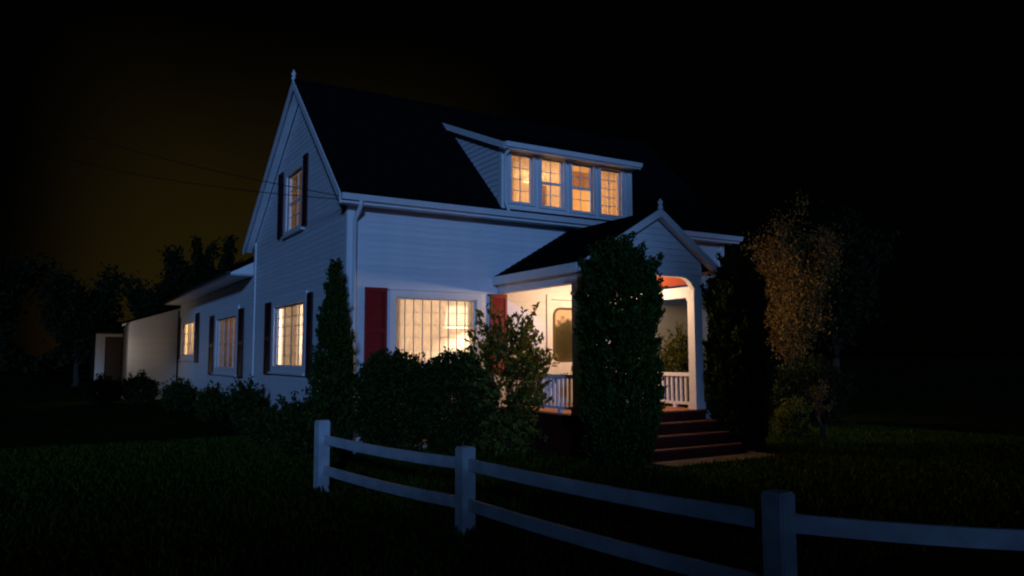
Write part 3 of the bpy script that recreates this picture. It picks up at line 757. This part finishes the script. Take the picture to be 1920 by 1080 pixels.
# roof slabs, ceiling, rakes
def pslab(m, xa, za, xb, zb, y0, y1, t, d=0):
    m.hexa([(xa, y0, za - t - d), (xb, y0, zb - t - d), (xb, y1, zb - t - d), (xa, y1, za - t - d), (xa, y0, za - d), (xb, y0, zb - d), (xb, y1, zb - d), (xa, y1, za - d)])
m = MB(); pslab(m, PX0, ZPL, PA - .001, ZPA, PY - .16, -.03, .06); pslab(m, PA + .001, ZPA, PX1, ZPR, PY - .16, -.03, .06)
pr_ = m.build('porch_roof', 'shingle', house); tag(pr_, 'black gabled porch roof')
for (xa, za, xb, zb) in ((PX0, ZPL, PA, ZPA), (PX1, ZPR, PA, ZPA)):
    L = 14
    for i in range(L):
        t0_, t1_ = i / L, (i + 1) / L; m = MB(); q = 0
        m.hexa([(xa + (xb - xa) * t0_, PY - .165, za + (zb - za) * t0_ + .002), (xa + (xb - xa) * t1_, PY - .165, za + (zb - za) * t1_ + .002), (xa + (xb - xa) * t1_, -.03, za + (zb - za) * t1_ + .002), (xa + (xb - xa) * t0_, -.03, za + (zb - za) * t0_ + .002),
                (xa + (xb - xa) * t0_, PY - .165, za + (zb - za) * t0_ + .016), (xa + (xb - xa) * t1_, PY - .165, za + (zb - za) * t1_ + .004), (xa + (xb - xa) * t1_, -.03, za + (zb - za) * t1_ + .004), (xa + (xb - xa) * t0_, -.03, za + (zb - za) * t0_ + .016)])
        m.build('shingle_course', 'shingle', pr_)
cb = MB(); pslab(cb, 3.2, 3.20, PA - .001, ZPA - .22, PY + .132, -.032, .02); pslab(cb, PA + .001, ZPA - .22, 6.1, 3.13, PY + .132, -.032, .02)
cl_ = cb.build('porch_ceiling', 'ceiling_red', house); tag(cl_, 'red brown boarded porch ceiling')
for xa, za, xb, zb in ((PX0 - .03, ZPL - .02, PA - .001, ZPA + .012), (PA + .001, ZPA + .012, PX1 + .03, ZPR - .02)):
    m = MB(); pslab(m, xa, za, xb, zb, PY - .195, PY - .165, .15); m.build('rake_board', 'trim', house)
    m = MB(); pslab(m, xa, za - .1, xb, zb - .1, PY - .16, PY - .01, .02); m.build('soffit', 'trim', house)
MB().lathe((PA, PY - .17, ZPA), [(.05, -.02), (.05, .06), (.025, .075), (.05, .11), (.05, .14), (.02, .18), (.006, .2)], 12).build('finial', 'trim', house, True)
# railings: rails in one mesh, each baluster its own
def railing(x, y0, y1):
    r = MB().box(x - .045, x + .045, y0, y1, 1.30, 1.37).box(x - .03, x + .03, y0, y1, FZ + .07, FZ + .12).build('porch_railing', 'trim', house)
    k = int((y1 - y0) / .128)
    for i in range(k):
        y = y0 + (y1 - y0) * (i + .5) / k; box('baluster', x - .02, x + .02, y - .022, y + .022, FZ + .121, 1.299, 'trim', r)
    for y in (y0 + .5, y1 - .5): box('rail_block', x - .03, x + .03, y - .04, y + .04, FZ + .001, FZ + .069, 'trim', r)
railing(3.28, PY + .19, -.21); railing(6.08, PY + .19, -.21)
# stairs
SX0, SX1 = 3.95, 6.15
stz = [.49, .30, .11]
m = MB()
for i, z in enumerate(stz):
    y1 = PY - .06 - .28 * i; y0 = y1 - .28; top = z - .036
    for xa in (SX0 - .02, (SX0 + SX1) / 2 - .03, SX1 - .04):
        m.box(xa, xa + .06, y0 + .03, y1 + .001 * 0 + .029, GZ, top)
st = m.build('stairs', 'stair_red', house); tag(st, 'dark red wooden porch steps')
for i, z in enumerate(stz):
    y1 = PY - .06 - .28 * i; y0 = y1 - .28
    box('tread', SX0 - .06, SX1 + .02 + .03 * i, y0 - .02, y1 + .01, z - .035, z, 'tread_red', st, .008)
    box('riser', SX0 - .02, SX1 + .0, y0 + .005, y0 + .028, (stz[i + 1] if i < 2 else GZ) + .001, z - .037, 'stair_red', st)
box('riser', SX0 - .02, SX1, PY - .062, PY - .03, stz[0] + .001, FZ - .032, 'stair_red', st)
# porch lamp
pl = empty('porch_lamp', (5.02, -1.45, 3.02), 'bright hanging porch lamp glowing behind the left evergreen', 'lamp')
LP = (5.02, -1.45)
MB().tube([(LP[0], LP[1], 3.17), (LP[0], LP[1], ZPA - .26)], [.012, .012], 6).build('stem', 'metal_dark', pl)
MB().lathe((LP[0], LP[1], 3.1), [(.075, .0), (.09, .03), (.06, .07), (.02, .09)], 14).build('cap', 'metal_dark', pl, True)
MB().lathe((LP[0], LP[1], 2.93), [(.03, 0), (.075, .03), (.09, .09), (.075, .15), (.05, .172)], 14).build('globe', 'bulb', pl, True)
lamp('porch_light', (LP[0], LP[1], 2.84), 130, (1, .68, .40), .09, pl)

# ---- rear wing along the side wall
WY0, WY1, WZ = HY + .02, 21.8, 3.95
WS = Fr((.06, 0, 0), (0, 1, 0), (-1, 0, 0))
W2 = (10.0, 13.1, 1.36, 2.93); W3 = (17.7, 20.8, 1.78, 3.08)
clad_wall(WS, [(GZ, WY0, WY1), (WZ, WY0, WY1)], [W2, W3], house, 'long side wall of the rear wing')
make_window(WS, *W2, house, 4, 4, casing=.3, label='curtained wing window')
shutter(WS, 8.95, 9.6, 1.1, 3.1, house, 'shutter_dark', None); shutter(WS, 13.5, 14.3, 1.1, 3.1, house, 'shutter_dark', None)
make_window(WS, *W3, house, 2, 3, casing=.3, label='small bright wing window')
shutter(WS, 16.6, 17.35, 1.5, 3.35, house, 'shutter_dark', None); shutter(WS, 21.15, 21.7, 1.5, 3.35, house, 'shutter_dark', None)
box('wall', .07, 6.5, WY1 - .1, WY1 - .001, GZ, WZ, 'siding', house)
WSL = .62; XW = -.58
m = MB(); wz = lambda x: WZ + .06 + WSL * (x - XW)
m.hexa([(XW, HY + .36, wz(XW) - .08), (3.6, HY + .36, wz(3.6) - .08), (3.6, WY1 + .2, wz(3.6) - .08), (XW, WY1 + .2, wz(XW) - .08), (XW, HY + .36, wz(XW)), (3.6, HY + .36, wz(3.6)), (3.6, WY1 + .2, wz(3.6)), (XW, WY1 + .2, wz(XW))])
m.hexa([(3.6, HY + .36, wz(3.6) - .08), (7.2, HY + .36, wz(0) - .08), (7.2, WY1 + .2, wz(0) - .08), (3.6, WY1 + .2, wz(3.6) - .08), (3.6, HY + .36, wz(3.6)), (7.2, HY + .36, wz(0)), (7.2, WY1 + .2, wz(0)), (3.6, WY1 + .2, wz(3.6))])
m.build('wing_roof', 'shingle', house)
m = MB(); yy = HY + .34
v = [(XW, yy - .03, WZ), (.05, yy - .03, WZ), (.05, yy - .03, wz(.05) - .09), (XW, yy - .03, wz(XW) - .03), (XW, yy, WZ), (.05, yy, WZ), (.05, yy, wz(.05) - .09), (XW, yy, wz(XW) - .03)]
mk('cornice_return', v, HEX, 'trim', house)
box('soffit', XW, .03, HY + .36, WY1, WZ - .03, WZ - .002, 'trim', house)
box('gutter', XW - .1, XW - .002, HY + .36, WY1 + .2, WZ - .02, WZ + .07, 'metal_dark', house)
room(.17, 3.2, 9.2, 14.2, .6, 3.4, 'plaster_dim', house, ('W',)); room(.17, 2.4, 17.0, 21.5, .6, 3.4, 'plaster', house, ('W',))
# lean-to at the end of the wing, its wall facing the road
LT = Fr((0, WY1, 0), (1, 0, 0), (0, -1, 0))
clad_wall(LT, [(GZ, -1.9, -.02), (3.13, -1.9, -.02), (3.72, -.04, -.02)], [], house, 'pale lean-to wall beyond the wing')
m = MB(); m.hexa([(-2.18, WY1 - .18, 3.07), (.05, WY1 - .18, 3.79), (.05, WY1 + 4, 3.79), (-2.18, WY1 + 4, 3.07), (-2.18, WY1 - .18, 3.16), (.05, WY1 - .18, 3.88), (.05, WY1 + 4, 3.88), (-2.18, WY1 + 4, 3.16)])
m.build('lean_to_roof', 'shingle', house)
m = MB(); m.hexa([(-2.16, WY1 - .16, 2.98), (.04, WY1 - .16, 3.70), (.04, WY1 - .03, 3.70), (-2.16, WY1 - .03, 2.98), (-2.16, WY1 - .16, 3.068), (.04, WY1 - .16, 3.788), (.04, WY1 - .03, 3.788), (-2.16, WY1 - .03, 3.068)])
m.build('rake_board', 'trim', house)
box('wall', -1.9, -1.8, WY1 + .002, WY1 + 4, GZ, 3.05, 'siding', house)

# ================================================================== shed with its lit doorway, left of the lean-to
shed = empty('garden_shed', (-2.4, 25.6, GZ), 'dark little shed with a lit pale door frame at the far left', 'shed')
SH = Fr((0, 24.2, 0), (1, 0, 0), (0, -1, 0))
clad_wall(SH, [(GZ, -3.0, -1.2), (2.8, -3.0, -1.2)], [(-2.62, -1.95, GZ, 2.58)], shed, 'dark boarded wall', material='wood_dark')
m = MB()
SH.hexa(m, -2.98, -2.62, -.06, .06, GZ, 2.72); SH.hexa(m, -2.62, -1.95, -.06, .06, 2.6, 2.72)
m.build('door_frame', 'plaster', shed)
dd = box('door', -2.6, -1.97, 24.30, 24.34, GZ + .02, 2.58, 'wood_dark', shed)
box('roof', -3.1, -1.1, 24.0, 27.5, 2.8, 2.9, 'shingle', shed)
MB().box(-3.0, -2.9, 24.31, 27.3, GZ, 2.79).box(-1.3, -1.2, 24.31, 27.3, GZ, 2.79).box(-2.899, -1.301, 27.2, 27.3, GZ, 2.79).build('wall', 'wood_dark', shed)
bl = empty('added_lamp', (-2.0, 21.1, 2.75), 'added lamp that warms the lean-to wall and shed at far left', 'lamp')  # added light source, out of sight, for the lean-to wall and shed
MB().lathe((-2.08, 21.52, 2.8), [(.02, 0), (.05, .03), (.06, .1), (.03, .16)], 10).build('cap', 'metal_dark', bl, True)
lamp('lamp_light', (-2.7, 20.9, 2.0), 17, (1, .84, .68), .08, bl)  # the added light itself, set away from the cap

# ================================================================== things seen through the windows
fl = empty('floor_lamp', (2.6, .62, .72), 'glowing floor lamp with cream shade behind the picture window', 'lamp')
MB().lathe((2.6, .62, .72), [(.15, 0), (.15, .02), (.03, .04)], 16).build('base', 'brass', fl, True)
MB().tube([(2.6, .62, .75), (2.6, .62, 2.3)], [.013, .013], 8).build('pole', 'brass', fl, True)
m = MB(); n_ = 20
for r_, z_ in ((.27, 2.30), (.22, 2.74), (.215, 2.74), (.265, 2.30)):
    for k in range(n_): m.v.append((2.6 + r_ * math.cos(6.2832 * k / n_), .62 + r_ * math.sin(6.2832 * k / n_), z_))
for i in range(3):
    for k in range(n_): m.f.append((i * n_ + k, i * n_ + (k + 1) % n_, (i + 1) * n_ + (k + 1) % n_, (i + 1) * n_ + k))
m.build('shade', 'lampshade', fl, True)
lamp('lamp_bulb', (2.6, .62, 2.5), 200, (1, .80, .60), .07, fl)
sl2 = empty('table_lamp', (1.25, 5.9, 1.5), 'small bright lamp deep inside the side window', 'lamp')
MB().lathe((1.25, 5.9, 1.5), [(.08, 0), (.05, .05), (.09, .15), (.03, .3), (.02, .36)], 14).build('base', 'pot_red', sl2, True)
MB().lathe((1.25, 5.9, 1.86), [(.03, 0), (.10, .02), (.11, .1), (.06, .17), (.02, .18)], 14).build('shade', 'bulb', sl2, True)
lamp('lamp_bulb', (1.25, 5.6, 2.2), 290, (1, .80, .58), .1, sl2)
sb = empty('sideboard', (1.3, 6.2, .72), 'low wooden sideboard behind the side window', 'sideboard')
box('cabinet', .7, 1.9, 5.6, 6.5, .8, 1.47, 'wood_dark', sb); box('top', .66, 1.94, 5.56, 6.54, 1.471, 1.499, 'wood_dark', sb)
for a in (.74, 1.8):
    for b_ in (5.64, 6.4): box('leg', a, a + .06, b_, b_ + .06, .721, .8, 'wood_dark', sb)
curtain(FRONT, .9, 2.8, -.13, 1.4, 2.93, 'lace', 'sheer lace curtain across the picture window', .005, 14)
curtain(FRONT, .93, 1.14, -.2, 1.4, 2.95, 'sheer', 'pale drape at the left edge of the picture window', .025, 3)
curtain(FRONT, 2.62, 2.8, -.2, 1.4, 2.95, 'sheer', 'pale drape at the right edge of the picture window', .025, 4)
curtain(SIDE, 2.7, 5.28, -.14, 1.3, 2.95, 'lace', 'sheer lace curtain across the side window', .006, 14)
curtain(SIDE, 3.9, 5.25, -.2, 1.3, 2.98, 'sheer', 'pale drape in the left half of the side window', .03, 7)
# potted plant on the side window ledge
box('window_ledge', .115, .36, 2.75, 3.9, 1.44, 1.475, 'trim', house)
pp = bush('potted_plant', .62, 3.55, .2, .24, .85, 'green potted plant in a red pot inside the side window', None, 77, 500, 'leaf_shrub', .1, .4, cat='plant', base=1.62)
MB().lathe((.62, 3.55, 1.5), [(.1, 0), (.14, .14), (.15, .15), (.15, .18), (.12, .18)], 14).build('pot', 'pot_red', pp, True)
stn = empty('plant_stand', (.62, 3.55, .72), 'round stand under the potted plant inside side window', 'stand')
MB().lathe((.62, 3.55, 1.46), [(.19, 0), (.2, .02), (.19, .038)], 14).build('top', 'wood_dark', stn, True)
for k in range(3): MB().tube([(.62 + .05 * math.cos(k * 2.1), 3.55 + .05 * math.sin(k * 2.1), 1.46), (.62 + .17 * math.cos(k * 2.1), 3.55 + .17 * math.sin(k * 2.1), .722)], [.014, .012], 6).build('leg', 'wood_dark', stn)
# sofa back below the picture window
sf = empty('sofa', (1.6, 1.6, .72), 'rose sofa seen low in the picture window', 'sofa')
MB().box(1.0, 2.1, 1.45, 2.2, .8, 1.2).build('seat', 'fabric_rose', sf); box('backrest', 1.0, 2.1, 1.25, 1.44, .8, 1.72, 'fabric_rose', sf, .06)
for a in (.86, 2.11): box('armrest', a, a + .13, 1.3, 2.2, .8, 1.4, 'fabric_rose', sf, .04)
for a in (.9, 2.14):
    for b_ in (1.32, 2.1): box('leg', a, a + .06, b_, b_ + .06, .721, .8, 'wood_dark', sf)
# dormer room
dl = empty('ceiling_lamp', (4.9, 1.5, 5.8), 'ceiling lamp in the dormer room', 'lamp')
MB().lathe((4.9, 1.5, 5.83), [(.03, 0), (.12, .02), (.14, .08), (.13, .13)], 14).build('globe', 'shade', dl, True)
lamp('lamp_light', (4.9, 1.3, 5.55), 66, (1, .74, .44), .1, dl)
curtain(DF, 3.3, 3.62, -.22, 4.75, 5.9, 'blind', 'tan drape in the leftmost dormer window', .03, 4)
curtain(DF, 5.75, 6.5, -.2, 4.75, 5.92, 'lace', 'closed tan curtain in the rightmost dormer window', .015, 5)
curtain(DF, 4.97, 5.58, -.16, 5.42, 5.82, 'blind', 'short olive valance in the third dormer window', .01, 4)
curtain(DF, 3.4, 5.0, -.13, 4.72, 5.93, 'lace', 'lace curtain across the two left dormer windows', .012, 12)
curtain(DF, 4.15, 4.45, -.22, 4.75, 5.4, 'blind', 'tan cafe curtain in the second dormer window', .02, 3)
# gable room and wing rooms
gl = empty('hanging_lamp', (1.2, 3.6, 5.85), 'hanging lamp in the gable room', 'lamp')
MB().lathe((1.2, 3.6, 5.8), [(.03, 0), (.12, .02), (.14, .08), (.05, .14), (.01, .29)], 12).build('globe', 'shade', gl, True)
lamp('lamp_light', (1.2, 3.6, 5.6), 9, (1, .66, .3), .1, gl)
curtain(SIDE, 3.05, 3.9, -.16, 4.6, 5.3, 'blind', 'half curtain in the gable window', .015, 5)
wl = empty('ceiling_lamp', (1.6, 11.5, 3.3), 'dim ceiling lamp behind the curtained wing window', 'lamp')
MB().lathe((1.6, 11.5, 3.24), [(.03, 0), (.12, .02), (.14, .08), (.13, .15)], 12).build('globe', 'shade', wl, True)
lamp('lamp_light', (1.6, 11.5, 3.0), 40, (1, .7, .34), .1, wl)
curtain(WS, 10.9, 13.2, -.2, 1.3, 2.98, 'blind', 'drawn curtain in the wing window', .03, 9)
wl = empty('ceiling_lamp', (1.2, 19.0, 3.3), 'bright ceiling lamp behind the small wing window', 'lamp')
MB().lathe((1.2, 19.0, 3.24), [(.03, 0), (.12, .02), (.14, .08), (.13, .15)], 12).build('globe', 'shade', wl, True)
lamp('lamp_light', (1.0, 19.2, 2.9), 190, (1, .72, .42), .1, wl)
curtain(WS, 17.6, 20.9, -.2, 1.7, 3.15, 'sheer', 'bright sheer curtain in the small wing window', .03, 8)
# unseen lantern added round the far corner to light the tree and grass
wln = empty('added_lantern', (HX + .1, .4, 2.7), 'unseen hooded lantern added round the far right corner to light the tree', 'lamp')
MB().box(HX + .001, HX + .03, .34, .46, 2.84, 3.1).box(HX + .031, HX + .42, .39, .41, 3.02, 3.04).build('bracket', 'metal_dark', wln)
MB().lathe((HX + .42, .4, 2.9), [(.2, 0), (.2, .012), (.05, .1), (.02, .12)], 16).build('hood', 'metal_dark', wln, True)  # hood shaped to keep the added light off the eave corner
MB().lathe((HX + .42, .4, 2.76), [(.03, 0), (.06, .02), (.06, .1), (.03, .138)], 10).build('glass', 'bulb', wln, True)
lamp('added_lantern_light', (HX + .42, .4, 2.69), 165, (1, .64, .32), .06, wln)

# ================================================================== fence
fence = empty('rail_fence', (-1.49, -3.44, GZ), 'white two-rail wooden fence crossing the dark front lawn', 'fence')
posts = [(-1.491, -3.44, .85), (-.968, -6.577, .775), (-.60, -10.22, .825), (.75, -11.9, .83)]
rails = [(.60, .20), (.60, .20), (.63, .21), (.655, .21)]
for i, (x, y, z) in enumerate(posts):
    nx, ny = posts[min(i + 1, 3)][:2]; px_, py_ = posts[max(i - 1, 0)][:2]; a = math.atan2(ny - py_, nx - px_) if i != 2 else math.atan2(y - py_, x - px_)
    bm = bmesh.new(); bmesh.ops.create_cube(bm, size=1); bmesh.ops.scale(bm, vec=(.16, .16, z - GZ + .25), verts=bm.verts)
    top = [e for e in bm.edges if all(q.co.z > 0 for q in e.verts)]; bmesh.ops.bevel(bm, geom=top, offset=.014, segments=2, affect='EDGES')
    ve = [e for e in bm.edges if abs(e.verts[0].co.z - e.verts[1].co.z) > .5]; bmesh.ops.bevel(bm, geom=ve, offset=.012, segments=2, affect='EDGES')
    bmesh.ops.rotate(bm, verts=bm.verts, matrix=Matrix.Rotation(a, 3, 'Z'))
    me = bpy.data.meshes.new('post'); bm.to_mesh(me); bm.free(); me.materials.append(MATS['fence_paint'])
    place(bpy.data.objects.new('post', me), (x, y, (z + GZ - .25) / 2), fence)
for i in range(3):
    A_, B_ = Vector((posts[i][0], posts[i][1], 0)), Vector((posts[i + 1][0], posts[i + 1][1], 0)); d = (B_ - A_).normalized(); nrm_ = Vector((d.y, -d.x, 0))
    for j in range(2):
        m = MB(); k = 8; hw = .022
        for q in range(k + 1):
            t_ = q / k; p_ = (A_ + d * .07).lerp(B_ - d * .07, t_); zc = rails[i][j] + (rails[i + 1][j] - rails[i][j]) * t_ - .025 * math.sin(math.pi * t_)
            for s_, zz in ((-hw, -.058), (hw, -.058), (hw, .058), (-hw, .058)):
                m.v.append(tuple(p_ + nrm_ * s_ + Vector((0, 0, zc + zz))))
        for q in range(k):
            for e in range(4): m.f.append((q * 4 + e, q * 4 + (e + 1) % 4, q * 4 + 4 + (e + 1) % 4, q * 4 + 4 + e))
        m.f += [(0, 1, 2, 3), (k * 4 + 3, k * 4 + 2, k * 4 + 1, k * 4)]
        m.build('rail', 'fence_paint', fence)

# ================================================================== plants
cone = lambda q: np.clip(.55 + q * 3, 0, 1) * np.where(q < .3, 1, np.clip(1.02 - ((q - .3) / .71) ** 1.9, 0.02, 1))
arborvitae(3.21, -3.95, .60, 3.5, 'broad dark evergreen column at the left of the porch steps', 'evergreens by the porch steps', 21, 42000)
arborvitae(6.74, -3.2, .53, 3.55, 'dark evergreen column at the right of the porch steps', 'evergreens by the porch steps', 31, 40000)
arborvitae(-.48, -.75, .33, 3.3, 'slim pointed evergreen at the near corner of the house', None, 41, 16000, cone, size=.075)
bush('boxwood_bush', .55, -.95, .75, .62, 1.9, 'dense dark bush under the left half of the picture window', 'bushes under the picture window', 51, 14000, loose=.08)
bush('boxwood_bush', 1.65, -1.1, .8, .66, 1.88, 'dense dark bush under the right half of the picture window', 'bushes under the picture window', 52, 14000, loose=.08)
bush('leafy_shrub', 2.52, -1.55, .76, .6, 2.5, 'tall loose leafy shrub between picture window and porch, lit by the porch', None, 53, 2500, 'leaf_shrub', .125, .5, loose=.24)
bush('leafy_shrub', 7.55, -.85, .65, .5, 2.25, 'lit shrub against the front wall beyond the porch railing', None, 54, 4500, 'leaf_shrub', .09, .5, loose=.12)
side = [(-.75, .3, .4, .45, .95, 'dark shrub below the right shutter of the side window'), (-.75, 2.3, .4, .8, .55, 'low dark shrub below the side window'),
        (-.7, 5.0, .3, .5, 1.05, 'dark shrub left of the side window'), (-.75, 9.0, .35, .9, .8, 'dark shrub below the curtained wing window'),
        (-1.0, 13.5, .5, 1.1, .9, 'dark shrub below the small wing window'), (-1.7, 18.5, .6, .8, 1.05, 'dark shrub in front of the pale lean-to wall'), (-2.9, 19.5, .7, .8, .95, 'leftmost dark shrub, in front of the shed doorway')]
for i, (x, y, rx, ry, h, lb) in enumerate(side):
    bush('dark_shrub', x, y, rx, ry, h, lb, 'shrubs along the side wall', 60 + i, 4200, 'leaf_hedge', .1, .5, loose=.1)
bush('dark_shrub', 11.9, -.9, 1.0, .9, 1.75, 'dark bush below the brown leaved tree at right', None, 72, 7000, 'leaf_dark', .09, .5, loose=.1)
bush('small_plant', 9.05, -2.6, .3, .3, .65, 'small leafy plant beside the sapling right of the steps', None, 71, 900, 'leaf_shrub', .08, .5, loose=.08)
tree('autumn_tree', 13.6, 1.0, 5.2, 1.8, 2.0, 'brown leaved tree right of the house, lit from the house', None, 81, 22000, 'leaf_autumn', .09, .05, .9, 19)
tree('sapling', 9.45, -3.0, 1.15, .35, .9, 'small sapling on the grass patch right of the steps', None, 85, 260, 'leaf_autumn', .08, .045, .8, 5)
tree('garden_tree', 23, 6.5, 6.2, 2.8, 3, 'dark tree at the far right, almost lost in the night', 'dark trees', 82, 8000, 'leaf_dark', .22, .22, .5, 14)
tree('garden_tree', -9.7, 4.2, 10, 3.6, 4, 'tall dark tree added at far left to shade the wing and lean-to', 'dark trees', 84, 16000, 'leaf_dark', .24, .25, .5, 14)  # added to cast shade on the lean-to and the far wing
tree('garden_tree', -3.2, 41, 6.6, 2.8, 2.6, 'dark tree behind the shed, against the sky glow', 'dark trees', 83, 9000, 'leaf_dark', .32, .2, .5, 14)
tree('garden_tree', -8.5, 42, 7.0, 3.6, 2.6, 'dark tree left of the shed, against the sky glow', 'dark trees', 86, 11000, 'leaf_dark', .35, .22, .5, 14)
for q in ((1.7, 31, 7.6, 1.7, 'dark tree top rising left behind the wing roof', 91), (2.9, 30, 7.9, 1.5, 'dark tree top behind the wing roof, nearest the gable', 92), (.2, 33, 6.4, 2.0, 'lowest dark tree behind the far end of the wing', 93)):
    tree('garden_tree', q[0], q[1], q[2], q[3], 4, q[4], 'dark trees', q[5], 5000, 'leaf_dark', .28, .16, .8, 11)
gw = np.random.default_rng(61); nw = 30000; xw = gw.uniform(-75, 60, nw)
hw_ = 3.6 + 1.1 * np.sin(xw * .21) + .8 * np.sin(xw * .53 + 1) + .5 * np.sin(xw * 1.3)
Cw = np.stack([xw, 78 + gw.normal(0, 1.5, nw), GZ + .2 + hw_ * np.sqrt(gw.uniform(0, 1, nw))], 1)
tag(leaf_mesh('woods', Cw, gw.normal(size=(nw, 3)), .8, .6, 'leaf_dark', None, 62, kind='stuff'), 'far dark belt of woods along the horizon', 'woods')
# unseen hedge added behind the camera: it keeps the low light off the near lawn
tree('added_shade_tree', -4.6, -28, 12, 3.2, 6, 'unseen tree added behind the camera to dim the right side of the house', None, 97, 3300, 'leaf_dark', .26, .22, .6, 13)  # unseen tree added to thin the light on porch gable and right front
hg = empty('added_shade_hedge', (-10, -25, GZ), 'unseen hedge added behind the camera to shade the near lawn and fence', 'hedge')
gq = np.random.default_rng(99); nh = 26000
Ch = np.stack([gq.uniform(-34, 14, nh), -25 + gq.uniform(-.7, .7, nh), GZ + gq.uniform(0, 4.75, nh) + gq.normal(0, .1, nh)], 1)
Ch[:, 2] = np.maximum(Ch[:, 2], GZ + .05)
leaf_mesh('foliage', Ch, gq.normal(size=(nh, 3)), .3, .6, 'leaf_dark', hg, 98, kind='stuff')
m = MB()
for i in range(24): m.tube([(-33.5 + i * 2, -25, GZ - .05), (-33.4 + i * 2, -25.05, GZ + 3.2)], [.06, .02], 6)
m.build('stems', 'bark', hg)

# ================================================================== service wires
def wire(A, B, sag, label):
    pts = [Vector(A).lerp(Vector(B), t) - Vector((0, 0, sag * 4 * t * (1 - t))) for t in np.linspace(0, 1, 25)]
    tag(MB().tube(pts, [.008] * 25, 6).build('power_line', 'wire', None, True), label, 'cable')
def ray(u, v, d): return tuple(CAM + (_fw + _rt * (u - 960) / FPX + _up * (540 - v) / FPX) * d)
wire((-.26, -.30, 4.62), ray(-120, 150, 24), .35, 'thin overhead wire running from the house corner to the left')
wire((-.26, -.30, 4.56), ray(-120, 210, 26), .5, 'lower thin wire crossing the gable wall to the house corner')
